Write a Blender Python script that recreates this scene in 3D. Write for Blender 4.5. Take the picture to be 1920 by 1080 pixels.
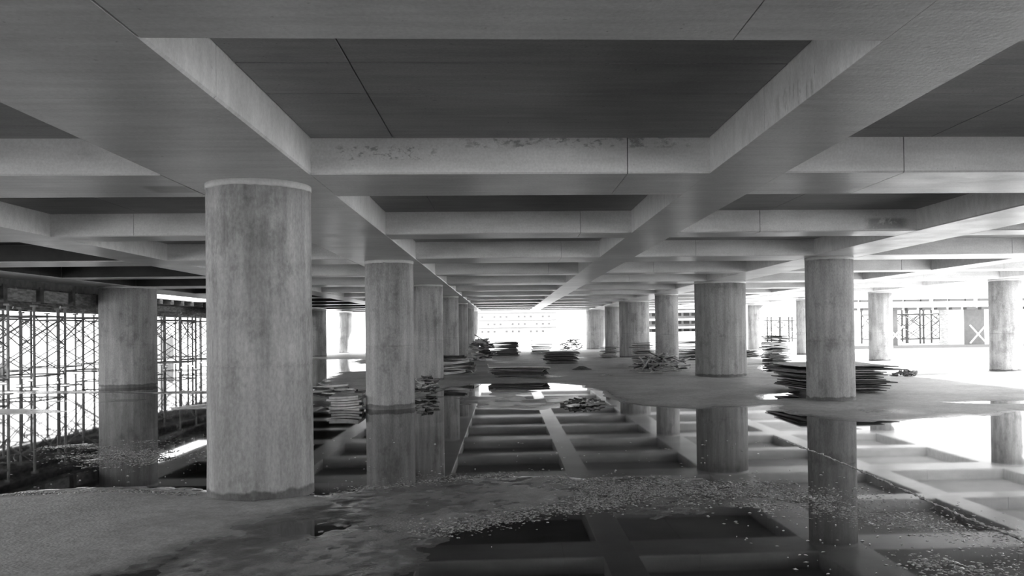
import bpy, math, random
import numpy as np
from mathutils import Matrix, Vector

for o in list(bpy.data.objects):
    bpy.data.objects.remove(o)
scene = bpy.context.scene
COL = scene.collection
random.seed(7)

# ------------------------------------------------------------------ camera
EYE = 1.42                       # eye height above the water, metres
F_PX, CX, CY = 1620.7, 1026.6, 597.0
def rot3(y, p, r):
    cy, sy, cp, sp, cr, sr = math.cos(y), math.sin(y), math.cos(p), math.sin(p), math.cos(r), math.sin(r)
    return (np.array([[cr, -sr, 0], [sr, cr, 0], [0, 0, 1]]) @ np.array([[1, 0, 0], [0, cp, -sp], [0, sp, cp]])
            @ np.array([[cy, 0, sy], [0, 1, 0], [-sy, 0, cy]]))
RC = rot3(-0.05024, -0.01258, -0.01274)
wb = lambda v: Vector((v[0], v[2], -v[1]))
right, down, fwd = wb(RC[0]), wb(RC[1]), wb(RC[2])
cam_data = bpy.data.cameras.new('camera')
cam = bpy.data.objects.new('camera', cam_data)
COL.objects.link(cam)
m = Matrix.Identity(4)
for i in range(3):
    m[i][0], m[i][1], m[i][2] = right[i], -down[i], -fwd[i]
m[2][3] = EYE
cam.matrix_world = m
cam_data.sensor_width = 36
cam_data.lens = F_PX / 1920 * 36
cam_data.shift_x = -(CX - 960) / 1920
cam_data.shift_y = (CY - 540) / 1920
cam_data.clip_end = 2000
scene.camera = cam

# ------------------------------------------------------------------ sky, sun, exposure
world = bpy.data.worlds.new('overcast_sky')
scene.world = world
world.use_nodes = True
bg = world.node_tree.nodes['Background']
bg.inputs[0].default_value = (1, 1, 1, 1)
bg.inputs[1].default_value = 1.0
sun_data = bpy.data.lights.new('sun', 'SUN')
sun_data.energy = 6.5
sun_data.angle = math.radians(3)
sun = bpy.data.objects.new('sun', sun_data)
COL.objects.link(sun)
sun.location = (60, 40, 40)
sun_dir = Vector((-0.80, -0.28, -0.52)).normalized()       # travel direction of the light
sun.rotation_euler = sun_dir.to_track_quat('-Z', 'Y').to_euler()
vs = scene.view_settings
vs.view_transform = 'Standard'
vs.look = 'None'
vs.gamma = 1
vs.use_curve_mapping = False
vs.exposure = 2.12

# ------------------------------------------------------------------ helpers
def tag(o, label=None, cat=None, group=None, kind=None):
    if label: o['label'] = label
    if cat: o['category'] = cat
    if group: o['group'] = group
    if kind: o['kind'] = kind
    return o

def link(name, data, parent=None, mat=None, loc=None, rot=None):
    o = bpy.data.objects.new(name, data)
    COL.objects.link(o)
    if parent: o.parent = parent
    if mat and not data.materials: data.materials.append(mat)
    if loc is not None: o.location = loc
    if rot is not None: o.rotation_euler = rot
    return o

def empty(name, loc=(0, 0, 0), rz=0):
    o = bpy.data.objects.new(name, None)
    COL.objects.link(o)
    o.location = loc
    o.rotation_euler = (0, 0, rz)
    o.empty_display_size = .2
    return o

def mesh(name, v, f, smooth=False):
    me = bpy.data.meshes.new(name)
    me.from_pydata([tuple(p) for p in v], [], [tuple(q) for q in f])
    me.update()
    if smooth:
        me.polygons.foreach_set('use_smooth', [True] * len(me.polygons))
    return me

class MB:
    def __init__(s): s.v, s.f = [], []
    def add(s, v, f):
        o = len(s.v); s.v += [tuple(p) for p in v]; s.f += [tuple(i + o for i in q) for q in f]; return s
    def box(s, a, b):
        x0, y0, z0 = a; x1, y1, z1 = b
        return s.add([(x0, y0, z0), (x1, y0, z0), (x1, y1, z0), (x0, y1, z0), (x0, y0, z1), (x1, y0, z1), (x1, y1, z1), (x0, y1, z1)],
                     [(3, 2, 1, 0), (4, 5, 6, 7), (0, 1, 5, 4), (1, 2, 6, 5), (2, 3, 7, 6), (3, 0, 4, 7)])
    def prism(s, prof, axis, a, b):           # closed profile (u,z) extruded along x or y
        n = len(prof)
        pt = (lambda t, u, z: (u, t, z)) if axis == 'y' else (lambda t, u, z: (t, u, z))
        v = [pt(a, u, z) for u, z in prof] + [pt(b, u, z) for u, z in prof]
        f = [(i, (i + 1) % n, n + (i + 1) % n, n + i) for i in range(n)]
        f += [tuple(range(n))[::-1], tuple(range(n, 2 * n))]
        if axis == 'x': f = [q[::-1] for q in f]
        f = [q[::-1] for q in f]
        return s.add(v, f)
    def tube(s, p, q, r, n=8):
        p, q = Vector(p), Vector(q); d = (q - p).normalized()
        a = d.orthogonal().normalized(); b = d.cross(a)
        v = []
        for c in (p, q):
            for i in range(n):
                t = 2 * math.pi * i / n; v.append(c + a * r * math.cos(t) + b * r * math.sin(t))
        f = [(i, (i + 1) % n, n + (i + 1) % n, n + i) for i in range(n)] + [tuple(range(n))[::-1], tuple(range(n, 2 * n))]
        return s.add(v, f)
    def mesh(s, name, smooth=False): return mesh(name, s.v, s.f, smooth)

def box_mesh(name, a, b): return MB().box(a, b).mesh(name)

# ------------------------------------------------------------------ materials (neutral: the place is seen in black and white)
class NT:
    def __init__(s, name):
        s.m = bpy.data.materials.new(name); s.m.use_nodes = True
        s.t = s.m.node_tree; s.b = s.t.nodes['Principled BSDF']
        s.pos = s.t.nodes.new('ShaderNodeNewGeometry').outputs['Position']
    def n(s, kind, **kw):
        d = s.t.nodes.new(kind)
        for k, v in kw.items():
            if k.startswith('i_'):
                key = k[2:]; d.inputs[int(key) if key.isdigit() else key].default_value = v
            else: setattr(d, k, v)
        return d
    def l(s, a, b): s.t.links.new(a, b)
    def val(s, x, sock):
        if hasattr(x, 'is_linked') or hasattr(x, 'links'): s.l(x, sock)
        else: sock.default_value = x
    def math(s, op, a, b=0.0, clamp=False):
        d = s.n('ShaderNodeMath', operation=op, use_clamp=clamp)
        s.val(a, d.inputs[0]); s.val(b, d.inputs[1]); return d.outputs[0]
    def noise(s, scale, sc=(1, 1, 1), detail=4, rough=.55, off=0):
        mp = s.n('ShaderNodeMapping'); s.l(s.pos, mp.inputs[0])
        mp.inputs['Scale'].default_value = sc; mp.inputs['Location'].default_value = (off, off * 1.7, off * .6)
        d = s.n('ShaderNodeTexNoise'); s.l(mp.outputs[0], d.inputs['Vector'])
        d.inputs['Scale'].default_value = scale; d.inputs['Detail'].default_value = detail; d.inputs['Roughness'].default_value = rough
        return d.outputs['Fac']
    def ramp(s, x, a, b, lo=0.0, hi=1.0):
        d = s.n('ShaderNodeMapRange'); d.clamp = True; d.interpolation_type = 'SMOOTHSTEP'
        s.l(x, d.inputs[0])
        for i, v in enumerate((a, b, lo, hi)): d.inputs[i + 1].default_value = v
        return d.outputs[0]
    def z(s):
        d = s.n('ShaderNodeSeparateXYZ'); s.l(s.pos, d.inputs[0]); return d.outputs[2]
    def finish(s, col, rough, bump=None, strength=.3, dist=.01, spec=.4):
        c = s.n('ShaderNodeCombineColor')
        for i in range(3): s.val(col, c.inputs[i])
        s.l(c.outputs[0], s.b.inputs['Base Color'])
        s.val(rough, s.b.inputs['Roughness'])
        s.b.inputs['Specular IOR Level'].default_value = spec
        if bump is not None:
            d = s.n('ShaderNodeBump'); s.l(bump, d.inputs['Height'])
            d.inputs['Strength'].default_value = strength; d.inputs['Distance'].default_value = dist
            s.l(d.outputs[0], s.b.inputs['Normal'])
        return s.m

def plain(name, g, rough=.7, var=.25, scale=6, sc=(1, 1, 1), spec=.3, metal=0):
    t = NT(name)
    v = t.ramp(t.noise(scale, sc), .3, .7, g * (1 - var), g * (1 + var))
    t.b.inputs['Metallic'].default_value = metal
    return t.finish(v, rough, spec=spec)

def concrete(name, base, streak, sscale, stain=.35, rough=.62, spec=.35, stains=()):
    t = NT(name)
    big = t.ramp(t.noise(.55, detail=5), .3, .72, .82, 1.14)
    st = t.ramp(t.noise(sscale, streak, 5, .6, 3), .25, .75, .88, 1.10)
    fine = t.ramp(t.noise(55, detail=3, off=9), .25, .75, .92, 1.08)
    spots = t.ramp(t.noise(1.5, (1, 1, 1), 7, .68, 21), .54, .86, 1, 1 - stain)
    pits = t.ramp(t.noise(26, detail=2, off=5), .70, .78, 1, .62)
    c = t.math('MULTIPLY', big, st)
    for x in (fine, spots, pits): c = t.math('MULTIPLY', c, x)
    for (cx, cy, cz), (hx, hy, hz), sc, th in stains:
        d = t.n('ShaderNodeSeparateXYZ'); t.l(t.pos, d.inputs[0])
        mk = None
        for q, (c0, h0) in enumerate(((cx, hx), (cy, hy), (cz, hz))):
            a = t.ramp(t.math('ABSOLUTE', t.math('SUBTRACT', d.outputs[q], c0)), h0 * .6, h0 * 1.1, 1, 0)
            mk = a if mk is None else t.math('MULTIPLY', mk, a)
        k = t.math('MULTIPLY', mk, t.ramp(t.noise(1.6, sc, 7, .7, 31), th, th + .10))
        c = t.math('MULTIPLY', c, t.math('SUBTRACT', 1.0, t.math('MULTIPLY', k, .5)))
    c = t.math('MULTIPLY', c, base)
    r = t.ramp(t.noise(2.2, off=12), .3, .75, rough - .03, rough + .05)
    return t.finish(c, r, t.noise(38, detail=5, off=2), .25, .006, spec)

# crack and drip marks and dark patches with their own place: box centre, half size, streak scale
STAINS = [((-.95, 7.15, 2.90), (.48, .2, .07), (9, 9, 14), .52), ((1.74, 5.02, 2.80), (.12, .42, .09), (1, 9, 1.2), .48),
          ((-2.98, 7.92, 2.72), (.22, .22, .05), (2, 2, 2), .25), ((5.30, 11.65, 2.82), (.32, .2, .09), (2, 2, 2), .42), ((.6, 7.15, 2.98), (1.1, .2, .05), (5, 5, 9), .5)]
M = {}
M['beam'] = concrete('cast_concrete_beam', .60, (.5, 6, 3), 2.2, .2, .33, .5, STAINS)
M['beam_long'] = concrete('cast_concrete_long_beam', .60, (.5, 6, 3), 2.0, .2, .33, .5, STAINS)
M['slab'] = concrete('plywood_faced_slab_concrete', .38, (.4, 4, 1), 2.5, .2, .7, .25)  # darker than the beams: plywood finish plus recess shade put into the colour
def column_mat(name, alb):
    t = NT(name)
    big = t.ramp(t.noise(1.1, (1, 1, .5), 5), .3, .72, .78, 1.18)
    st = t.ramp(t.noise(5, (1.6, 1.6, .12), 5, .65, 3), .28, .72, .76, 1.2)
    fine = t.ramp(t.noise(48, (1, 1, .5), 4, .6, 9), .25, .75, .84, 1.14)
    blot = t.ramp(t.noise(2.6, (1, 1, .7), 8, .7, 17), .50, .66, 1, .68)
    z = t.z()
    band = t.math('MULTIPLY', t.ramp(z, 1.12, 1.16), t.ramp(z, 1.25, 1.45, 1, 0))
    band = t.math('ADD', t.math('MULTIPLY', band, .06), 1)
    wob = t.math('ADD', z, t.math('MULTIPLY', t.noise(6, off=4), .10))
    damp = t.ramp(wob, .12, .15, .40, 1)
    c = t.math('MULTIPLY', big, st)
    for x in (fine, blot, band, damp): c = t.math('MULTIPLY', c, x)
    c = t.math('MULTIPLY', c, alb)
    return t.finish(c, t.ramp(wob, .05, .14, .35, .75), t.noise(45, detail=5, off=2), .35, .006, .3)
M['column'] = column_mat('column_concrete', .38)
M['column_dark'] = column_mat('darker_column_concrete', .28)
M['column_pale'] = column_mat('paler_column_concrete', .48)
M['collar'] = concrete('column_grout_ring', .5, (1, 1, 1), 3, .15)

def ground_mat():
    t = NT('muddy_concrete_floor')
    z = t.z()
    grav = t.noise(34, detail=4, rough=.7, off=2)
    wob = t.math('ADD', z, t.math('MULTIPLY', t.math('SUBTRACT', t.noise(1.0, detail=6, off=8), .5), .03))
    dry = t.ramp(wob, -.002, .022)                              # wet margin dries out upwards
    base = t.math('MULTIPLY', t.ramp(t.noise(.7, detail=6), .3, .7, .8, 1.15), t.ramp(t.noise(9, detail=5, off=6), .3, .7, .86, 1.12))
    base = t.math('MULTIPLY', base, t.ramp(grav, .25, .75, .8, 1.2))
    col = t.math('MULTIPLY', base, t.math('ADD', t.math('MULTIPLY', dry, .52), .05))
    rough = t.math('ADD', t.math('MULTIPLY', dry, .42), .10)
    b = t.n('ShaderNodeTexVoronoi'); t.l(t.pos, b.inputs['Vector']); b.inputs['Scale'].default_value = 42
    h = t.math('SUBTRACT', grav, t.math('MULTIPLY', b.outputs['Distance'], .6))
    return t.finish(col, rough, h, .8, .007, .5)
M['ground'] = ground_mat()
def water_mat():
    t = NT('murky_rain_water')
    t.b.inputs['IOR'].default_value = 1.28
    m_ = t.finish(.012, .025, t.noise(1.6, (1, .6, 1), 3, .5), .02, .01, .5)
    return m_
M['water'] = water_mat()
M['ply'] = plain('weathered_plywood', .22, .5, .35, 3, (1, 1, 8))
M['ply_pale'] = plain('pale_plywood', .62, .45, .25, 3, (1, 1, 6))
M['ply_dark'] = plain('dark_film_faced_plywood', .02, .6, .3, 3)
M['timber'] = plain('grey_timber', .24, .75, .4, 5, (1, 1, 4))
M['timber_pale'] = plain('pale_timber', .5, .75, .3, 5)
M['timber_dark'] = plain('dark_wet_timber', .07, .6, .4, 6)
M['steel'] = plain('galvanised_scaffold_steel', .26, .5, .3, 4, (1, 1, 1), .5)
M['form_grey'] = plain('grey_formwork_face', .2, .7, .08)
M['white_paint'] = plain('white_painted_prop', .8, .5, .05)
M['render'] = plain('pale_building_render', .75, .8, .06, .2)
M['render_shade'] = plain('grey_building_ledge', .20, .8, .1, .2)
M['grey_block'] = plain('grey_raw_blockwork', .11, .85, .2, .3)
M['void'] = plain('unlit_window_opening', .012, .7, .2)
M['soil'] = plain('grey_soil', .16, .9, .4, 14)
M['foam'] = plain('floating_pale_flecks', .75, .6, .1)
M['gravel'] = plain('wet_gravel_stone', .32, .13, .6, 60, (1, 1, 1), .7)
M['rope'] = plain('wet_grey_rope', .5, .45, .5, 30, (1, 1, 1), .6)

# ------------------------------------------------------------------ structural grid
SOFFIT, SLAB = EYE + 1.30, EYE + 1.602
S = 4.23
X0, Y0 = -2.16, 7.78
WMAIN, WRIB = 1.17, .64
kx = {-2: (-10.62, WMAIN), -1: (-6.33, .74), 0: (-2.185, 1.22), 1: (X0 + S, WRIB), 2: (6.24, 1.03), 3: (X0 + 3 * S, WRIB), 4: (X0 + 4 * S, 1.10)}
J0, J1 = -6, 12  # rear bays lie unseen behind the camera, extended to cut light from behind
jy = {j: (Y0 + j * S, WMAIN if j % 2 == 0 else WRIB) for j in range(J0, J1 + 1)}
CH = .014
YA, YB = jy[J0][0] - WMAIN / 2, jy[J1][0] + WMAIN / 2
XA, XB = kx[-2][0] - kx[-2][1] / 2, kx[4][0] + kx[4][1] / 2

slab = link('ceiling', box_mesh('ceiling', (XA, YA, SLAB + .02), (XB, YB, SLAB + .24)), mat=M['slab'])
tag(slab, 'cast concrete coffered ceiling slab carried on round columns', 'ceiling', kind='structure')

def beam_prof(c, w, ch=CH):
    a, b = c - w / 2, c + w / 2
    return [(a, SLAB + .05), (a, SOFFIT + ch), (a + ch, SOFFIT), (b - ch, SOFFIT), (b, SOFFIT + ch), (b, SLAB + .05)]
for k, (c, w) in kx.items():
    nm = 'main_beam' if k % 2 == 0 else 'rib_beam'
    # cast in bays: a hairline joint between pours
    cuts = [YA] + [jy[j][0] + (S * .5 if k % 2 else 1.3) for j in range(J0 + 1, J1, 4)] + [YB]
    for a, b in zip(cuts[:-1], cuts[1:]):
        link(nm, MB().prism(beam_prof(c, w, .002 if k % 2 else CH), 'y', a + .0025, b - .0025).mesh(nm), slab, M['beam_long'])
for j, (c, w) in jy.items():
    nm = 'cross_beam' if j % 2 == 0 else 'cross_rib'
    ks = sorted(kx)
    for k in ks[:-1]:
        a = kx[k][0] + kx[k][1] / 2; b = kx[k + 1][0] - kx[k + 1][1] / 2
        if -2 <= j <= 4:
            fr = {0: .79, 1: .31}.get(k, .28 if k % 2 else .72) if j == 0 else (.79 if k % 2 == 0 else .34)
            c1 = a + (b - a) * fr
            link(nm, MB().prism(beam_prof(c, w), 'x', a, c1 - .003).mesh(nm), slab, M['beam'])
            dw = random.uniform(-.004, .004)
            link(nm, MB().prism(beam_prof(c + dw, w), 'x', c1 + .003, b).mesh(nm), slab, M['beam'])
        else:
            link(nm, MB().prism(beam_prof(c, w), 'x', a, b).mesh(nm), slab, M['beam'])
# slab panels between the ribs (board marks of the shuttering), single in the near bays, one piece further off
for j in range(J0, J1):
    ya = jy[j][0] + jy[j][1] / 2; yb = jy[j + 1][0] - jy[j + 1][1] / 2
    for k in range(-2, 4):
        xa = kx[k][0] + kx[k][1] / 2; xb = kx[k + 1][0] - kx[k + 1][1] / 2
        form = k == -2
        if form: ma = M['ply_dark']
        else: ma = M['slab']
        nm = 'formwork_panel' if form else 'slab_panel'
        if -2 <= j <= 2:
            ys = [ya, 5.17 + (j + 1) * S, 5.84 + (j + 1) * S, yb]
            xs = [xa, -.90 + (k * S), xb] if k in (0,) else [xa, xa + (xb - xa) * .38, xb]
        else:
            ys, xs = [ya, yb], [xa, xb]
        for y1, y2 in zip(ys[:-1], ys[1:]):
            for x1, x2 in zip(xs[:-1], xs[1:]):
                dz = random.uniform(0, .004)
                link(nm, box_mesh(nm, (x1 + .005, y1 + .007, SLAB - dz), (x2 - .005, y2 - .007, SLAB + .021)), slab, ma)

# shutter boards still fixed to the beam sides in the left edge bay
for j in range(0, J1 + 1):
    a = kx[-2][0] + kx[-2][1] / 2 + .025; b = kx[-1][0] - kx[-1][1] / 2 - .025
    yf = jy[j][0] - jy[j][1] / 2
    link('shutter_board', box_mesh('shutter_board', (a, yf - .022, SOFFIT + .012), (b, yf - .001, SLAB - .006)), slab, M['ply_dark'])
    if j < J1:
        y1, y2 = jy[j][0] + jy[j][1] / 2 + .02, jy[j + 1][0] - jy[j + 1][1] / 2 - .03
        link('shutter_board', box_mesh('shutter_board', (b + .002, y1, SOFFIT + .012), (b + .024, y2, SLAB - .006)), slab, M['ply_dark'])
        link('shutter_board', box_mesh('shutter_board', (a - .024, y1, SOFFIT + .012), (a - .002, y2, SLAB - .006)), slab, M['ply_dark'])

# ------------------------------------------------------------------ round columns
def column_mesh(r, fat):
    n = 72 if fat else 64
    zs = [-.12, .0, .35, 1.11, 1.135, 1.14, 1.147, 1.152, 1.18, 1.9, 2.3, SOFFIT - .042]
    rr = [r + .010, r + .008, r + .003, r + .001, r + .001, r - .005, r - .005, r, r, r, r, r]
    v, f = [], []
    for z, q in zip(zs, rr):
        for i in range(n):
            t = 2 * math.pi * i / n
            e = 0
            if fat and i % 3 == 0: e = -.010                      # narrow slat marks of the round shutter
            if not fat and i % 32 == 5: e = .006                  # seam ridge of the two half shells
            v.append(((q + e) * math.cos(t), (q + e) * math.sin(t), z))
    for a in range(len(zs) - 1):
        for i in range(n):
            j = (i + 1) % n
            f.append((a * n + i, a * n + j, (a + 1) * n + j, (a + 1) * n + i))
    f.append(tuple(range(n))[::-1]); f.append(tuple(range((len(zs) - 1) * n, len(zs) * n)))
    return mesh('shaft', v, f, True)
def ring_mesh(r):
    n = 64; random.seed(3)
    v, f = [], []
    for a in range(3):
        for i in range(n):
            t = 2 * math.pi * i / n
            z = [SOFFIT - .048 - .012 * random.random() ** 2, SOFFIT - .04, SOFFIT][a]
            q = r + [.003, .005, .005][a]
            v.append((q * math.cos(t), q * math.sin(t), z))
    for a in range(2):
        for i in range(n):
            j = (i + 1) % n; f.append((a * n + i, a * n + j, (a + 1) * n + j, (a + 1) * n + i))
    f.append(tuple(range(n))[::-1]); f.append(tuple(range(2 * n, 3 * n)))
    return mesh('top_ring', v, f, True)
ME = {'thin': (column_mesh(.445, False), ring_mesh(.445)), 'fat': (column_mesh(.73, True), ring_mesh(.73))}
COLS = [
 (-2.16, 7.78, 'thin', 'large near concrete column standing on the dry bank in the left foreground', 0),
 (-2.13, 16.24, 'thin', 'concrete column with dark waterline ring and full reflection, beside the panel stack', 1),
 (-2.18, 24.70, 'thin', 'third column of the left row, with a leaning plank stack at its foot', 2),
 (-2.18, 33.16, 'thin', 'fourth column of the left row, dark and half hidden', .5),
 (-2.18, 41.62, 'thin', 'fifth column of the left row, behind the tall timber heap', .8),
 (-2.18, 50.08, 'thin', 'sixth column of the left row, a narrow strip near the far opening', 1.4),
 (-2.18, 58.54, 'thin', 'seventh and farthest column of the left row at the bright opening', 2.1),
 (6.22, 16.24, 'thin', 'pale concrete column in front of the big plywood stack on the right', 2.6),
 (6.24, 24.70, 'fat', 'wide dark concrete column with vertical streaks right of centre', .3),
 (6.28, 33.16, 'thin', 'slim pale column behind the tangled stick heap', 1.1),
 (6.30, 41.62, 'fat', 'wide mid-grey column left of the stick heap', 2.2),
 (6.30, 50.08, 'thin', 'slim column just left of a wide mid-grey column near the far opening', .9),
 (6.30, 58.54, 'fat', 'farthest wide column at the right side of the far bright opening', 1.7),
 (14.72, 24.70, 'thin', 'bright column at the right picture edge by the sunlit floor', 1.9),
 (14.72, 33.16, 'thin', 'column left of the sunlit opening, with the small scrap mound before it', .2),
 (14.74, 41.62, 'thin', 'distant column just left of the pale plywood-stack column', 2.4),
 (14.74, 50.08, 'thin', 'distant pale column right of the wide streaked column', 1.3),
 (-10.32, 24.30, 'fat', 'wide dark column standing in water before the left scaffolding', 1.0),
 (-10.62, 33.16, 'thin', 'column of the scaffold side hidden behind the near column', .1),
 (-20.6, 36.0, 'thin', 'slim column far behind the scaffolding at the left picture edge', .4),
 (-19.2, 50.0, 'thin', 'slim column behind scaffolding between the wide dark and the near column', .4),
 (-10.62, 50.08, 'thin', 'far left column beside scaffolding, seen between two near columns', .6),
 (-10.62, 58.54, 'thin', 'farthest left column by the bright gap between two near columns', 1.8),
]
for x, y, kind, lab, rz in COLS:
    if 'hidden behind the near' in lab: continue
    e = empty('concrete_column', (x, y, 0), rz)
    tag(e, lab, 'column', 'round concrete columns')
    a, b = ME[kind]
    dark = 'dark' in lab
    pale = 'pale' in lab or 'bright column' in lab
    me_ = a.copy() if dark or pale else a
    link('shaft', me_, e, M['column_dark' if dark else 'column_pale' if pale else 'column'])
    link('top_ring', b, e, M['collar'])

# ------------------------------------------------------------------ floor terrain and water
LAND = [  # polygon, height inside, soft edge
 ([(-4.26, 18.14), (-3.54, 16.75), (-2.56, 16.34), (-1.91, 17.66), (-1.74, 19.35), (-1.48, 21.59), (-0.66, 23.09), (1.05, 23.12), (2.06, 21.74), (2.06, 18.21), (2.35, 16.29), (3.43, 15.18), (4.83, 15.68), (5.09, 15.29), (4.76, 13.77), (4.84, 12.62), (5.35, 12.31), (6.55, 12.78), (8.26, 13.4), (11.71, 13.49), (40, 31.18), (40, 60), (-8.5, 60), (-6.5, 36)], .021, .6),
 ([(-6, 6.8), (-5.0, 7.5), (-4.46, 7.89), (-3.89, 7.84), (-3.29, 7.82), (-2.85, 7.65), (-2.53, 7.52), (-2.11, 7.43), (-1.69, 7.6), (-1.5, 7.2), (-1.8, 6.6), (-2.2, 6.1), (-2.5, 5.3), (-2.8, 3), (-7, 3)], .042, .7),
 ([(-3.3, 7.6), (-2.53, 7.52), (-2.11, 7.43), (-1.69, 7.73), (-1.25, 8.15), (-0.77, 8.35), (-0.26, 8.45), (0.27, 8.4), (0.6, 8.2), (0.75, 7.75), (0.70, 7.32), (0.5, 6.85), (0.2, 6.64), (-0.19, 6.42), (-0.55, 6.25), (-1.3, 6.35), (-2.2, 6.5), (-3.5, 6.5)], .008, .45),
 ([(-0.4, 6.3), (-0.8, 5.68), (-0.7, 5.32), (-0.5, 3), (-4, 3), (-3.0, 6.6)], .0, .5),
 ([(-6.0, 11.18), (-5.96, 12.01), (-5.55, 12.36), (-4.93, 12.44), (-4.3, 12.99), (-3.95, 11.94), (-4.34, 11.29), (-3.95, 10.61), (-3.46, 10.45), (-3.27, 9.92), (-3.66, 9.51), (-4.21, 9.37), (-4.66, 9.5), (-5.36, 10.2)], .000, .8),
 ([(-14.03, 23.36), (-10.37, 22.52), (-8.6, 21.56), (-7.27, 21.99), (-6.88, 20.82), (-9.62, 21.43), (-13.25, 22.06)], .012, .35),
 ([(-10.09, 19.34), (-8.75, 19.49), (-7.75, 19.57), (-7.62, 18.69), (-8.87, 18.54)], .008, .3),
 ([(-10.68, 17.78), (-8.43, 17.01), (-7.62, 16.53), (-8.6, 16.2), (-9.6, 15.99)], .010, .3),
 ([(-6.69, 17.02), (-5.94, 17.96), (-5.52, 16.68), (-6.13, 16.47)], .010, .3),
 ([(0.5, 8.1), (1.27, 8.19), (1.82, 8.12), (2.39, 8.14), (2.76, 7.72), (2.76, 7.21), (2.92, 6.74), (3.22, 6.47), (3.42, 6.38), (3.44, 5.55), (3.24, 5.23), (2.68, 5.7), (2.51, 6.16), (2.19, 6.39), (1.4, 6.46), (0.5, 6.76)], -.004, .7),
 ([(2.42, 5.22), (2.98, 5.25), (2.96, 4.78), (2.87, 4.63), (2.29, 4.69)], -.005, .35),
 ([(-1.67, 18.58), (-0.61, 21.19), (1.83, 19.36), (1.87, 15.7), (0.5, 15.33), (-0.74, 15.56)], .008, .9),
]
PUDDLE = [
 [(1.0, 21.59), (1.41, 22.12), (1.85, 21.59), (1.71, 20.82), (1.21, 20.95)],
 [(0.36, 18.89), (0.76, 19.61), (1.36, 19.14), (1.16, 18.26), (0.6, 18.24)],
 [(-1.38, 20.09), (-1.29, 21.75), (-0.77, 22.03), (-0.36, 20.21), (-0.54, 18.93), (-1.13, 19.06)],
 [(8.01, 15.27), (8.73, 15.47), (9.87, 15.36), (9.48, 14.75), (8.62, 14.92)],
 [(5.15, 17.26), (5.62, 17.88), (6.24, 18.36), (5.73, 16.86), (5.11, 16.6)],
 [(8.64, 28.86), (9.65, 31.61), (9.7, 30.64), (8.68, 27.32), (8.12, 26.45)],
 [(-9.02, 38.44), (-7.91, 39.84), (-5.92, 37.88), (-4.89, 31.26), (-6.45, 30.58), (-7.43, 31.66)],
]
def sdf(px, py, poly):
    d = np.full(px.shape, 1e9); ins = np.zeros(px.shape, bool)
    n = len(poly)
    for i in range(n):
        ax, ay = poly[i]; bx, by = poly[(i + 1) % n]
        ex, ey = bx - ax, by - ay
        t = np.clip(((px - ax) * ex + (py - ay) * ey) / (ex * ex + ey * ey), 0, 1)
        d = np.minimum(d, np.hypot(px - ax - t * ex, py - ay - t * ey))
        if ay != by:
            c = ((ay > py) != (by > py)) & (px < ex * (py - ay) / ey + ax)
            ins ^= c
    return np.where(ins, d, -d)
rng = np.random.default_rng(5)
def vnoise(x, y, s):
    n = 256; g = rng.random((n, n))
    u, v = x / s + 100.3, y / s + 71.7
    i, j = np.floor(u).astype(int), np.floor(v).astype(int)
    a, b = u - i, v - j; a = a * a * (3 - 2 * a); b = b * b * (3 - 2 * b)
    q = lambda p, r: g[p % n, r % n]
    return (q(i, j) * (1 - a) + q(i + 1, j) * a) * (1 - b) + (q(i, j + 1) * (1 - a) + q(i + 1, j + 1) * a) * b - .5
def lines(segs):
    out = []
    for a, b, st in segs:
        n = max(1, int(round((b - a) / st))); out += [a + (b - a) * i / n for i in range(n)]
    return np.array(out + [segs[-1][1]])
gy = lines([(-60, -12, 8), (-12, 3.5, 1.0), (3.5, 10, .035), (10, 14, .06), (14, 24, .10), (24, 40, .25), (40, 64, .8), (64, 120, 7), (120, 600, 60)])
gx = lines([(-400, -60, 50), (-60, -28, 4), (-28, -16, 1.5), (-16, -8, .3), (-8, -5, .10), (-5, 4.5, .035), (4.5, 9, .10), (9, 18, .3), (18, 60, 4), (60, 400, 50)])
XX, YY = np.meshgrid(gx, gy)
H = np.full(XX.shape, -.024)
w1 = vnoise(XX, YY, 1.1) * .7 + vnoise(XX, YY, .4) * .35
for poly, top, soft in LAND:
    d = sdf(XX, YY, poly) + w1 * soft
    t = np.clip(d / soft * .5 + .62, 0, 1); t = t * t * (3 - 2 * t)
    H = np.maximum(H, -.024 + (top + .024) * t)
# dry ground around and beyond the deck
for dd in (XX - 13.5, YY - 45, -XX - 26.0 + 0 * YY, np.minimum(-XX - 13.0, 16.0 - YY), 2.6 - YY):  # unseen near-left bank added dry to bounce light under the ceiling
    t = np.clip(dd / 3 + .5, 0, 1); t = t * t * (3 - 2 * t)
    H = np.maximum(H, -.024 + .06 * t)
for poly in PUDDLE:
    d = sdf(XX, YY, poly) + w1 * .12
    t = np.clip(d / .35 + .65, 0, 1)
    H = H * (1 - t) + np.minimum(H, -.02) * t
und = vnoise(XX, YY, 2.3) * .020 + vnoise(XX, YY, .8) * .012 + vnoise(XX, YY, .3) * .005
near = np.clip((16 - YY) / 4, 0, 1)
gr = (vnoise(XX, YY, .16) * .005 + vnoise(XX, YY, .08) * .007 + vnoise(XX, YY, .045) * .006) * near + vnoise(XX, YY, .35) * .010 * (1 - near) * np.clip((26 - YY) / 4, 0, 1)
flat = np.clip((H - .014) / .012, 0, 1)                        # trodden dry bank is smoother than the gravel margin
H = H + np.where(H > -.0239, und * (1 - .3 * flat) + gr * (1 - .75 * flat), 0)
nv = np.stack([XX, YY, H], -1).reshape(-1, 3)
R_, C_ = XX.shape
idx = np.arange(R_ * C_).reshape(R_, C_)
fa = np.stack([idx[:-1, :-1], idx[:-1, 1:], idx[1:, 1:], idx[1:, :-1]], -1).reshape(-1, 4)
me = bpy.data.meshes.new('floor')
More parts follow.
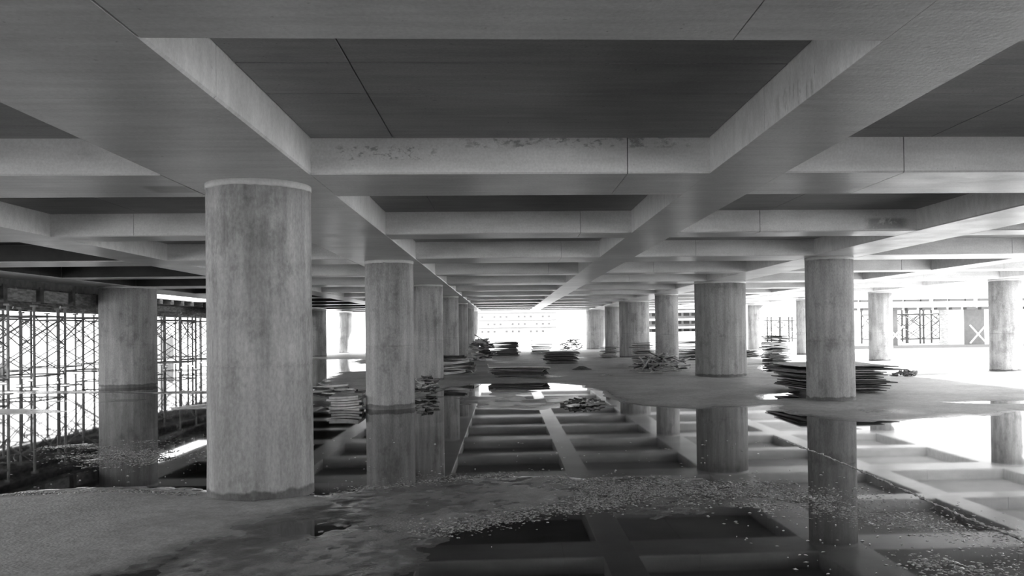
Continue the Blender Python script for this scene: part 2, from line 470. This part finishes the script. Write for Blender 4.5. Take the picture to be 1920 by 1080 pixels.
me.vertices.add(len(nv)); me.vertices.foreach_set('co', nv.ravel().astype(np.float32))
me.loops.add(fa.size); me.loops.foreach_set('vertex_index', fa.ravel().astype(np.int32))
me.polygons.add(len(fa)); me.polygons.foreach_set('loop_start', np.arange(0, fa.size, 4, dtype=np.int32))
me.polygons.foreach_set('use_smooth', np.ones(len(fa), bool))
me.update(calc_edges=True)
floor = link('floor', me, mat=M['ground'])
tag(floor, 'uneven muddy concrete floor with damp gravel banks', 'floor', kind='structure')
wv = [(-27, 2.2, 0), (14.0, 2.2, 0), (14.0, 46, 0), (-27, 46, 0)]
water = link('flood_water', mesh('flood_water', wv, [(0, 1, 2, 3)]), mat=M['water'])
tag(water, 'still dark rainwater flooding the floor and mirroring the coffered ceiling', 'water', kind='stuff')

# wet gravel washed up along the water line: too fine to count
ph = (1 + 5 ** .5) / 2
ico = np.array([(-1, ph, 0), (1, ph, 0), (-1, -ph, 0), (1, -ph, 0), (0, -1, ph), (0, 1, ph), (0, -1, -ph), (0, 1, -ph), (ph, 0, -1), (ph, 0, 1), (-ph, 0, -1), (-ph, 0, 1)]) / math.hypot(1, ph)
icf = np.array([(0, 11, 5), (0, 5, 1), (0, 1, 7), (0, 7, 10), (0, 10, 11), (1, 5, 9), (5, 11, 4), (11, 10, 2), (10, 7, 6), (7, 1, 8), (3, 9, 4), (3, 4, 2), (3, 2, 6), (3, 6, 8), (3, 8, 9), (4, 9, 5), (2, 4, 11), (6, 2, 10), (8, 6, 7), (9, 8, 1)])
GRAVEL = [  # strip centre line, half width, stones
 ([(-1.5, 7.95), (-.8, 8.35), (-.2, 8.5), (.3, 8.4), (.7, 8.1), (.95, 7.6), (.85, 7.1), (.5, 6.75), (0, 6.5), (-.5, 6.2)], .26, 9000),
 ([(.9, 7.8), (1.5, 7.5), (2.2, 7.4), (2.7, 7.0), (3.1, 6.3)], .55, 9500),
 ([(2.3, 6.6), (2.8, 6.3), (3.2, 5.8), (3.3, 5.3)], .35, 5500),
 ([(2.4, 5.0), (2.8, 4.9), (3.0, 4.7)], .3, 1500),
 ([(-5.6, 11.4), (-4.9, 11.2), (-4.4, 10.3), (-3.8, 10.0)], .9, 9500),
 ([(-5.5, 7.5), (-4.5, 7.95), (-3.9, 7.9), (-3.3, 7.88), (-2.7, 7.65)], .09, 1800),
]
gp = []
for line, hw, n in GRAVEL:
    L = np.array(line); sg = np.hypot(*np.diff(L, axis=0).T); cs = np.concatenate([[0], np.cumsum(sg)])
    u = rng.random(n) * cs[-1]; i = np.clip(np.searchsorted(cs, u) - 1, 0, len(sg) - 1)
    f_ = ((u - cs[i]) / sg[i])[:, None]; p = L[i] * (1 - f_) + L[i + 1] * f_
    gp.append(p + rng.normal(0, hw * .55, (n, 2)))
gp = np.concatenate(gp)
keep = vnoise(gp[:, 0], gp[:, 1], .5) + vnoise(gp[:, 0], gp[:, 1], .2) * .6 > rng.random(len(gp)) * .5 - .42
gp = gp[keep]; n = len(gp)
rad = .006 + .009 * rng.random(n) ** 2
sc3 = np.stack([rad * rng.uniform(.8, 1.4, n), rad * rng.uniform(.8, 1.4, n), rad * rng.uniform(.22, .42, n)], -1)
an = rng.random(n) * 6.28
ca, sa = np.cos(an), np.sin(an)
loc = ico[None] * sc3[:, None] * rng.uniform(.85, 1.15, (n, 12, 1))
gi = np.clip(np.searchsorted(gx, gp[:, 0]) - 1, 0, C_ - 2); gj = np.clip(np.searchsorted(gy, gp[:, 1]) - 1, 0, R_ - 2)
gz = np.maximum(H[gj, gi], -.004) + rng.uniform(-.002, .003, n)
gv = np.stack([loc[..., 0] * ca[:, None] - loc[..., 1] * sa[:, None] + gp[:, :1], loc[..., 0] * sa[:, None] + loc[..., 1] * ca[:, None] + gp[:, 1:], loc[..., 2] + gz[:, None]], -1).reshape(-1, 3)
gf = (icf[None] + (np.arange(n) * 12)[:, None, None]).reshape(-1, 3)
me = bpy.data.meshes.new('gravel')
me.vertices.add(len(gv)); me.vertices.foreach_set('co', gv.ravel().astype(np.float32))
me.loops.add(gf.size); me.loops.foreach_set('vertex_index', gf.ravel().astype(np.int32))
me.polygons.add(len(gf)); me.polygons.foreach_set('loop_start', np.arange(0, gf.size, 3, dtype=np.int32))
me.polygons.foreach_set('use_smooth', np.ones(len(gf), bool))
me.update(calc_edges=True)
gravel = link('gravel', me, mat=M['gravel'])
tag(gravel, 'fine wet gravel glinting along the edges of the foreground water', 'gravel', kind='stuff')

# ------------------------------------------------------------------ stacks and heaps left on the floor
def sheet_mesh(w, d, t, seed, warp):
    r = random.Random(seed); nx, ny = 6, 3
    bx, by, tw = warp; bx += r.uniform(-.004, .004)
    v, f = [], []
    for s in (0, 1):
        for j in range(ny + 1):
            for i in range(nx + 1):
                u, q = i / nx - .5, j / ny - .5
                cx = r.uniform(-.012, .012) if i in (0, nx) and s == 0 else 0
                z = bx * 4 * u * u + by * 4 * q * q + tw * 4 * u * q
                v.append((u * w + cx, q * d, z + s * t))
    n = (nx + 1) * (ny + 1); I = lambda s, i, j: s * n + j * (nx + 1) + i
    for j in range(ny):
        for i in range(nx):
            f.append((I(0, i, j), I(0, i, j + 1), I(0, i + 1, j + 1), I(0, i + 1, j)))
            f.append((I(1, i, j), I(1, i + 1, j), I(1, i + 1, j + 1), I(1, i, j + 1)))
    for i in range(nx):
        f.append((I(0, i, 0), I(0, i + 1, 0), I(1, i + 1, 0), I(1, i, 0)))
        f.append((I(0, i, ny), I(1, i, ny), I(1, i + 1, ny), I(0, i + 1, ny)))
    for j in range(ny):
        f.append((I(0, 0, j), I(1, 0, j), I(1, 0, j + 1), I(0, 0, j + 1)))
        f.append((I(0, nx, j), I(0, nx, j + 1), I(1, nx, j + 1), I(1, nx, j)))
    return mesh('plywood_sheet', v, f)

ORD = 'first second third fourth fifth sixth seventh eighth ninth tenth eleventh twelfth thirteenth fourteenth fifteenth sixteenth seventeenth eighteenth nineteenth twentieth'.split()
def stack(x, y, n, w, d, h, label, group, flare=0, mats=('ply',), top=None, rz=0, t=.02, jit=.06, zb=.02, seed=0, tilt=.012):
    r = random.Random(seed + 11)
    warp = (r.uniform(-.02, .012), r.uniform(-.01, .01), r.uniform(-.01, .01))
    vs = [sheet_mesh(w, d, t, seed * 10 + q, warp) for q in range(4)]
    gap = max(.002, (h - t) / max(1, n - 1) - t)
    tx, ty = min(tilt, gap / d), min(tilt, gap / w)
    vm = {}
    for i in range(n):
        u = i / max(1, n - 1)
        q = r.randrange(4)
        mn = top if (top and i == n - 1) else r.choice(mats)
        if (q, mn) not in vm:
            c = vs[q].copy(); c.materials.append(M[mn]); vm[(q, mn)] = c
        o = link('plywood_sheet', vm[(q, mn)])
        s = 1 + flare * (u - 1) + r.uniform(-.20, .06)
        o.scale = (s, s if flare else 1, 1)
        o.location = (x + r.uniform(-jit, jit), y + r.uniform(-jit, jit), zb + u * (h - t))
        o.rotation_euler = (r.uniform(-tx, tx), r.uniform(-ty, ty), rz + r.uniform(-.1, .1))
        place = 'topmost' if i == n - 1 else 'lowest' if i == 0 else ORD[i] + ' from the floor'
        tag(o, f'{label}, {place}', 'plywood sheet', group)

STICKS = {}
def stick_mesh(kind, mat):
    if (kind, mat) not in STICKS:
        r = random.Random(kind * 3 + 1); L = 1.0
        n = 5; v, f = [], []
        bx, bz = r.uniform(-.03, .03), r.uniform(-.02, .02)
        w, t = [(.07, .03), (.05, .05), (.10, .022), (.04, .04)][kind % 4]
        for i in range(n):
            u = i / (n - 1) - .5
            ox, oz = bx * (1 - 4 * u * u), bz * (1 - 4 * u * u)
            for a, b in ((-1, -1), (1, -1), (1, 1), (-1, 1)):
                v.append((u * L, ox + a * w / 2, oz + b * t / 2))
        for i in range(n - 1):
            for q in range(4):
                p = (q + 1) % 4; f.append((i * 4 + q, i * 4 + p, i * 4 + 4 + p, i * 4 + 4 + q))
        f.append((3, 2, 1, 0)); f.append(tuple(range(4 * n - 4, 4 * n)))
        me = mesh('timber_offcut', v, f); me.materials.append(M[mat])
        STICKS[(kind, mat)] = me
    return STICKS[(kind, mat)]

def heap(x, y, n, w, d, h, label, group, length=(.4, 1.0), mats=('timber', 'timber_dark', 'timber_pale'), steep=.35, rz=None, spread=3.14, seed=0, name='timber_offcut', cat='timber offcut', thick=1.0, boxy=False, dome=False):
    r = random.Random(seed + 77)
    for i in range(n):
        u = (i + .5) / n
        lev = u if boxy else 1 - math.sqrt(1 - u)
        rad = 1.0 if boxy else (1 - lev)
        if dome: lev = u; rad = math.sqrt(1 - u * u * .85)
        a = r.uniform(0, 6.28); q = math.sqrt(r.random()) * rad
        o = link(name, stick_mesh(r.randrange(4), r.choice(mats)))
        L = r.uniform(*length) * (1 if boxy else (.55 + .45 * rad))
        o.scale = (L, thick, thick)
        ang = (rz if rz is not None else 0) + r.uniform(-spread / 2, spread / 2)
        til = r.uniform(-steep, steep)
        px, py = x + .5 * w * q * math.cos(a) * .8, y + .5 * d * q * math.sin(a) * .8
        if boxy: px, py = x + r.uniform(-.5, .5) * max(.05, w - L) , y + r.uniform(-.5, .5) * d
        pz = .035 + lev * (h - .05) + abs(math.sin(til)) * L * .25
        o.location = (px, py, pz)
        o.rotation_euler = (r.uniform(-.6, .6), til, ang)
        tag(o, label, cat, group)

# big plywood stack behind the pale right-hand column
stack(6.95, 18.2, 17, 2.15, 2.3, .60, 'sheet in the big flared stack behind the pale right column', 'sheets of the big flared plywood stack', .30, ('ply', 'timber_dark', 'timber_dark'), 'ply_pale', .05, seed=1, jit=.12)
# low mid-floor stack, light on its top painted as a pale sheet
stack(.44, 26.2, 9, 1.85, 2.4, .33, 'sheet in the low pale-topped stack in mid floor', 'sheets of the low mid floor stack', .22, ('ply', 'timber_dark'), 'ply_pale', -.03, seed=2)
stack(2.3, 35.4, 14, 1.7, 1.2, .48, 'sheet in the flared stack behind the low pale-topped stack', 'sheets of the middle flared stack', .26, ('ply', 'timber_dark'), None, .04, seed=3, jit=.09)
stack(.06, 47.0, 17, 1.45, 1.2, .75, 'sheet in the dark stack right of the tall timber heap', 'sheets of the dark square stack', 0, ('timber_dark', 'ply'), None, 0, seed=4)
stack(2.1, 50.0, 14, 1.25, 1.2, .78, 'sheet in the farthest stack under the bright opening', 'sheets of the farthest stack', .1, ('timber_dark', 'ply'), None, .05, seed=5, jit=.08)
stack(10.15, 32.0, 20, .78, .8, 1.04, 'board in the tall narrow stack by the bright puddle', 'boards of the tall narrow stack', 0, ('ply', 'timber_dark', 'timber', 'timber_dark'), None, .1, t=.032, seed=6, jit=.06, tilt=.05)
stack(11.45, 39.3, 8, .75, .9, .34, 'board in the small low stack near a distant column', 'boards of the small low stack', 0, ('timber_dark', 'ply'), 'ply_pale', 0, seed=7)
stack(5.05, 31.2, 17, .72, .8, .86, 'board in the upright stack left of the slim column', 'boards of the stack by the slim column', 0, ('timber', 'ply', 'timber_dark'), None, .1, seed=8, tilt=.03)
stack(8.0, 37.5, 15, 1.2, .9, .78, 'board in the stack between slim and streaked columns', 'boards of the stack between two columns', 0, ('timber', 'timber_dark', 'ply_pale'), None, -.1, seed=9, tilt=.03)
stack(5.1, 42.2, 8, .85, .9, .50, 'plank in the stack by the wide mid-grey column', 'planks by the wide mid-grey column', .2, ('timber_dark', 'ply'), None, 0, seed=10)
# pale formwork panels stacked in the water by the second column
stack(-2.93, 16.35, 6, .56, .9, .27, 'pale panel stacked in water beside the ringed column', 'pale panels at the water edge', 0, ('ply_pale', 'timber_pale'), None, .02, t=.036, seed=11, jit=.025, zb=-.02, tilt=.006)
heap(-3.75, 19.2, 26, 1.7, 1.0, .26, 'loose plank lying behind the pale panel stack', 'loose planks behind the pale panels', (.5, 1.3), ('timber', 'timber_dark', 'timber_pale', 'timber_dark'), .10, 0, 1.6, seed=1)
heap(-1.72, 19.1, 42, .6, .6, .42, 'scrap timber in the heap right of the ringed column', 'scrap heap by the ringed column', (.18, .4), ('timber', 'timber_dark', 'timber', 'timber_pale'), .3, None, 3.14, seed=2, thick=.9, dome=True)
heap(-1.45, 27.6, 24, 1.1, .7, .62, 'plank in the leaning stack at the foot of the third left column', 'leaning planks by the third column', (.7, 1.0), ('timber', 'ply_pale', 'timber_dark'), .12, -.1, .5, seed=3, thick=1.5, boxy=True)
heap(-1.05, 40.0, 75, 1.15, 1.0, 1.0, 'short timber in the tall rounded heap left of the far opening', 'tall rounded timber heap', (.35, .8), ('timber', 'timber_dark', 'timber_pale', 'timber_pale', 'timber_pale'), .28, 0, 1.6, seed=4, thick=1.45, dome=True)
heap(4.4, 56.0, 40, 1.9, 1.2, .75, 'thin branch in the brushy heap under the far bright opening', 'brushy heap under the far opening', (.5, 1.1), ('timber', 'timber', 'timber_pale'), .35, None, 3.14, seed=5, thick=.8, dome=True)
heap(5.15, 27.9, 85, 2.6, 1.1, .62, 'stick in the tangled heap before the slim pale column', 'tangled stick heap', (.5, 1.25), ('timber', 'timber_pale', 'timber_dark', 'timber_pale'), .45, None, 3.14, seed=6, thick=.8)
heap(10.95, 23.1, 20, 1.05, .6, .20, 'scrap piece in the small low mound on the sunlit right floor', 'small scrap mound', (.15, .45), ('timber_dark', 'timber', 'soil'), .4, None, 3.14, seed=7)
heap(1.45, 16.1, 70, 1.15, .6, .13, 'twig in the low litter mound at the edge of the mirror water', 'twig litter at the water edge', (.10, .3), ('timber_dark', 'timber', 'timber_dark', 'timber_pale'), .35, None, 3.14, seed=8, name='twig', cat='twig', thick=.6)
stk = link('plank', stick_mesh(2, 'timber_pale'), loc=(5.0, 27.1, .03), rot=(0, 0, -.06)); stk.scale = (1.6, 1, 1)
tag(stk, 'pale straight plank lying in front of the tangled stick heap', 'plank')
stk = link('plank', stick_mesh(0, 'timber_dark'), loc=(-.9, 39.6, .9), rot=(0, .6, .1)); stk.scale = (1.1, 1.4, 1.4)
tag(stk, 'dark plank jutting from the top of the tall rounded timber heap', 'plank')
def mound(x, y, w, d, h, label):
    v, f = [], []; n, m_ = 18, 5; r = random.Random(4)
    for a in range(m_):
        q = 1 - a / m_
        for i in range(n):
            t = 2 * math.pi * i / n; e = 1 + r.uniform(-.12, .12)
            v.append((.5 * w * q * e * math.cos(t), .5 * d * q * e * math.sin(t), -.03 + (h + .03) * (1 - q ** 1.6) + r.uniform(0, .012)))
    v.append((0, 0, h))
    for a in range(m_ - 1):
        for i in range(n):
            j = (i + 1) % n; f.append((a * n + i, a * n + j, a * n + n + j, a * n + n + i))
    for i in range(n): f.append(((m_ - 1) * n + i, (m_ - 1) * n + (i + 1) % n, m_ * n))
    o = link('soil_mound', mesh('soil_mound', v, f, True), mat=M['soil'], loc=(x, y, .02))
    tag(o, label, 'soil mound')
mound(2.65, 29.6, .75, .9, .12, 'small dark soil mound on the dry mid floor')

# rope lying straight across the flooded floor
rp = [(3.46, 10.9), (3.45, 10.2), (3.49, 9.4), (3.46, 8.4), (3.42, 7.4), (3.39, 6.8), (3.36, 6.2), (3.38, 5.7), (3.36, 5.1)]
v, f = [], []; n = 6; pts = []
for (ax, ay), (bx, by) in zip(rp[:-1], rp[1:]):
    for i in range(14):
        u = i / 14; pts.append((ax + (bx - ax) * u + random.uniform(-.012, .012), ay + (by - ay) * u, .001 + random.uniform(-.007, .006)))
for i, (x, y, z) in enumerate(pts):
    r0 = .009 + .004 * math.sin(i * 1.9)
    for q in range(n):
        t = 2 * math.pi * q / n + i * .5; v.append((x + r0 * math.cos(t), y, z + r0 * math.sin(t)))
for i in range(len(pts) - 1):
    for q in range(n):
        p = (q + 1) % n; f.append((i * n + q, i * n + p, i * n + n + p, i * n + n + q))
rope = link('rope', mesh('rope', v, f), mat=M['rope'])
tag(rope, 'pale frayed rope lying straight in the flooded right foreground', 'rope')
# pale flecks drifting on the water
fl = MB(); r = random.Random(9)
zones = [(-.9, 1.3, 8.3, 11, 40), (1.5, 3.3, 4.8, 8.2, 160), (-4.5, -1.4, 7.6, 9.4, 40), (1.2, 3.2, 8.2, 11, 30), (-1.3, .6, 5.6, 7.2, 14), (-3.0, -1.3, 9, 12, 20)]
for xa, xb, ya, yb, n in zones:
    for _ in range(n):
        x, y = r.uniform(xa, xb), r.uniform(ya, yb); s = r.uniform(.006, .022); a = r.uniform(0, 3.14)
        c, q = math.cos(a) * s, math.sin(a) * s
        k = r.uniform(.3, .8); h = r.uniform(.004, .011)
        fl.add([(x + c, y + q, .002), (x - q * k, y + c * k, .003), (x - c, y - q, .002), (x + q * k, y - c * k, .003), (x, y, h)], [(0, 1, 4), (1, 2, 4), (2, 3, 4), (3, 0, 4), (3, 2, 1, 0)])
flk = link('floating_flecks', fl.mesh('floating_flecks'), mat=M['foam'])
tag(flk, 'scattered pale leaf flecks drifting on the dark foreground water', 'flecks', kind='stuff')

# ------------------------------------------------------------------ scaffolding and formwork on the left
TW, TD, TH = 1.25, 1.6, 2.16
def scaffold_parts(rm=1.0, mat='steel'):
    P = []
    for sx in (0, 1):
        for sy in (0, 1):
            x, y = (sx - .5) * TW, (sy - .5) * TD
            P.append(('standard', MB().tube((x, y, .02), (x, y, TH), .037 * rm).mesh('standard')))
            P.append(('base_plate', box_mesh('base_plate', (x - .08, y - .08, 0), (x + .08, y + .08, .02))))
            P.append(('fork_head', box_mesh('fork_head', (x - .07, y - .07, TH), (x + .07, y + .07, TH + .05))))
    for z in (.3, 1.92):
        for s in (-.5, .5):
            P.append(('ledger', MB().tube((s * TW, -.5 * TD, z), (s * TW, .5 * TD, z), .022 * rm, 6).mesh('ledger')))
            P.append(('ledger', MB().tube((-.5 * TW, s * TD, z), (.5 * TW, s * TD, z), .022 * rm, 6).mesh('ledger')))
    for z0, z1 in ((.3, 1.1), (1.1, 1.92)):
        for s in (-.5, .5):
            for a in (1, -1):
                P.append(('brace', MB().tube((-a * .5 * TW, s * TD, z0), (a * .5 * TW, s * TD, z1), .016 * rm, 6).mesh('brace')))
                if z0 > 1: P.append(('brace', MB().tube((s * TW, -a * .5 * TD, z0), (s * TW, a * .5 * TD, z1), .016 * rm, 6).mesh('brace')))
    for _, me_ in P: me_.materials.append(M[mat])
    return P
SP = scaffold_parts()
SPD = scaffold_parts(1.7, 'timber_dark')
def tower(x, y, rz, label, group, sc=1.0, z=0.03, parts=None):
    e = empty('scaffold_tower', (x, y, z), rz); e.scale = (sc, sc, sc)
    tag(e, label, 'scaffold', group)
    for n, me_ in (parts or SP): link(n, me_, e)
LT = []
for i, y in enumerate((21.5, 24.6, 27.7, 30.8, 34.2, 38.0, 42.5, 47.5, 53.0)):
    for c, x in enumerate((-13.0, -15.6)):
        LT.append((x + random.uniform(-.15, .15), y + random.uniform(-.2, .2), random.uniform(-.06, .06), c, i))
for x, y, rz, c, i in LT:
    row = ('front', 'back')[c]
    tower(x, y, rz, f'{ORD[i]} scaffold tower from the camera in the {row} row under the left formwork', f'{row} row of left scaffold towers')
fd = empty('formwork_deck', (-15, 38, 2.25))
tag(fd, 'timber formwork deck of stringers and joists on the left scaffold towers', 'formwork')
def rel(me_, name, mat):
    o = link(name, me_, fd, mat); return o
for x in (-12.4, -13.6, -15.0, -16.2):
    rel(box_mesh('stringer', (x + 15 - .06, -20, .0), (x + 15 + .06, 17, .2)), 'stringer', M['timber'])
for i in range(38):
    y = -19.8 + i * .98
    rel(box_mesh('joist', (-1.8, y, .2), (3.4, y + .09, .36)), 'joist', M['timber'])
for i in range(12):
    y = -20 + i * 3.1
    rel(box_mesh('deck_panel', (-1.8, y, .36), (3.35 if -10.8 < y < -4.5 else 3.72, y + 3.08, .385)), 'deck_panel', M['ply'])
for ya, yb in ((-20, -10), (-4, 17)):
    rel(box_mesh('edge_board', (3.73, ya, .30), (3.77, yb, .54)), 'edge_board', M['timber_dark'])
    rel(box_mesh('lower_edge_board', (3.66, ya, -.02), (3.70, yb, .27)), 'lower_edge_board', M['timber'])
    y = ya + .4
    while y < yb - .4:
        rel(box_mesh('bracket', (3.60, y, -.06), (3.80, y + .16, .34)), 'bracket', M['timber_dark']); y += 1.55

# ------------------------------------------------------------------ neighbouring site on the right
rs = empty('concrete_frame', (25, 52, 0))
tag(rs, 'pale concrete deck under construction on columns beyond the sunlit right side', 'building')
def rp_(name, a, b, mat): return link(name, box_mesh(name, a, b), rs, M[mat])
rp_('deck', (-6, -2, 2.45), (12, 8, 2.75), 'render')
rp_('upstand', (-6, -2, 2.95), (12, -1.7, 3.15), 'render')
for i in range(20):
    x = -5.8 + i * .9
    rp_('joist_end', (x, -2.06, 2.78), (x + .55 + .2 * ((i * 7) % 3), -1.8, 2.92), 'grey_block')
    rp_('joist_end', (x + .2, -1.9, 2.28), (x + .75, -1.5, 2.42), 'grey_block')
rp_('column', (-1.9, -1, -.1), (-1.3, -.4, 2.45), 'form_grey')
rp_('column', (1.8, -1, -.1), (2.8, 0, 2.45), 'ply_pale')
rp_('panel', (2.9, -.6, 0), (4.3, -.5, 2.4), 'form_grey')
rp_('column', (6.3, -1, -.1), (7.3, 0, 2.45), 'render')
rp_('plinth', (-6, -2.4, -.1), (12, -1.2, .18), 'render_shade')
for x, s in ((-1.6, 1), (-1.6, -1), (3.5, 1), (3.5, -1)):
    link('prop_brace', MB().tube((x - .5 * s, -1.3, .25), (x + .5 * s, -1.3, 1.35), .05).mesh('prop_brace'), rs, M['white_paint'])
for i, (x, y) in enumerate(((27.6, 63), (29.3, 62), (31.0, 62.5), (32.6, 62))):
    tower(x, y, .1 * i, f'dark scaffold tower under the pale right deck, {ORD[i]} from the left', 'scaffold towers under the right deck', 1.12, parts=SPD)
for i, (x, y) in enumerate(((23.0, 74), (25.2, 75))):
    tower(x, y, .2, f'{("left", "right")[i]} of two faint scaffold towers outside behind the tall narrow board stack', 'scaffold towers behind the board stack', 1.0, parts=SPD)
# ------------------------------------------------------------------ far buildings
fb = empty('apartment_building', (14, 300, 0))
tag(fb, 'overexposed pale building with ledges seen through the far opening', 'building')
link('wall', box_mesh('wall', (-26, 0, -1), (20, 14, 30)), fb, M['render'])
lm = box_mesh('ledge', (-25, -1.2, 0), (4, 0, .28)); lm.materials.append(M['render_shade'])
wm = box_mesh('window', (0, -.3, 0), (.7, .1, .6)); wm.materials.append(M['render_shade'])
for i in range(7):
    link('ledge', lm, fb, loc=(0, 0, -.6 + i * 2.55))
    for q in range(13):
        if (q * 5 + i * 3) % 4: link('window', wm, fb, loc=(-24 + q * 2.1, 0, .5 + i * 2.55))
gb = empty('block_building', (56, 290, 0))
tag(gb, 'raw grey building with rows of dark openings seen between two columns', 'building')
link('wall', box_mesh('wall', (-12, 0, -1), (16, 12, 24)), gb, M['grey_block'])
om = box_mesh('opening', (0, -.2, 0), (1.9, .3, 1.0)); om.materials.append(M['void'])
bm_ = box_mesh('parapet', (-12, -1.0, 0), (16, 0, .7)); bm_.materials.append(M['render'])
for i in range(8):
    link('parapet', bm_, gb, loc=(0, 0, -1.6 + i * 2.7))
    for q in range(10):
        link('opening', om, gb, loc=(-11.5 + q * 2.7, 0, .0 + i * 2.7))
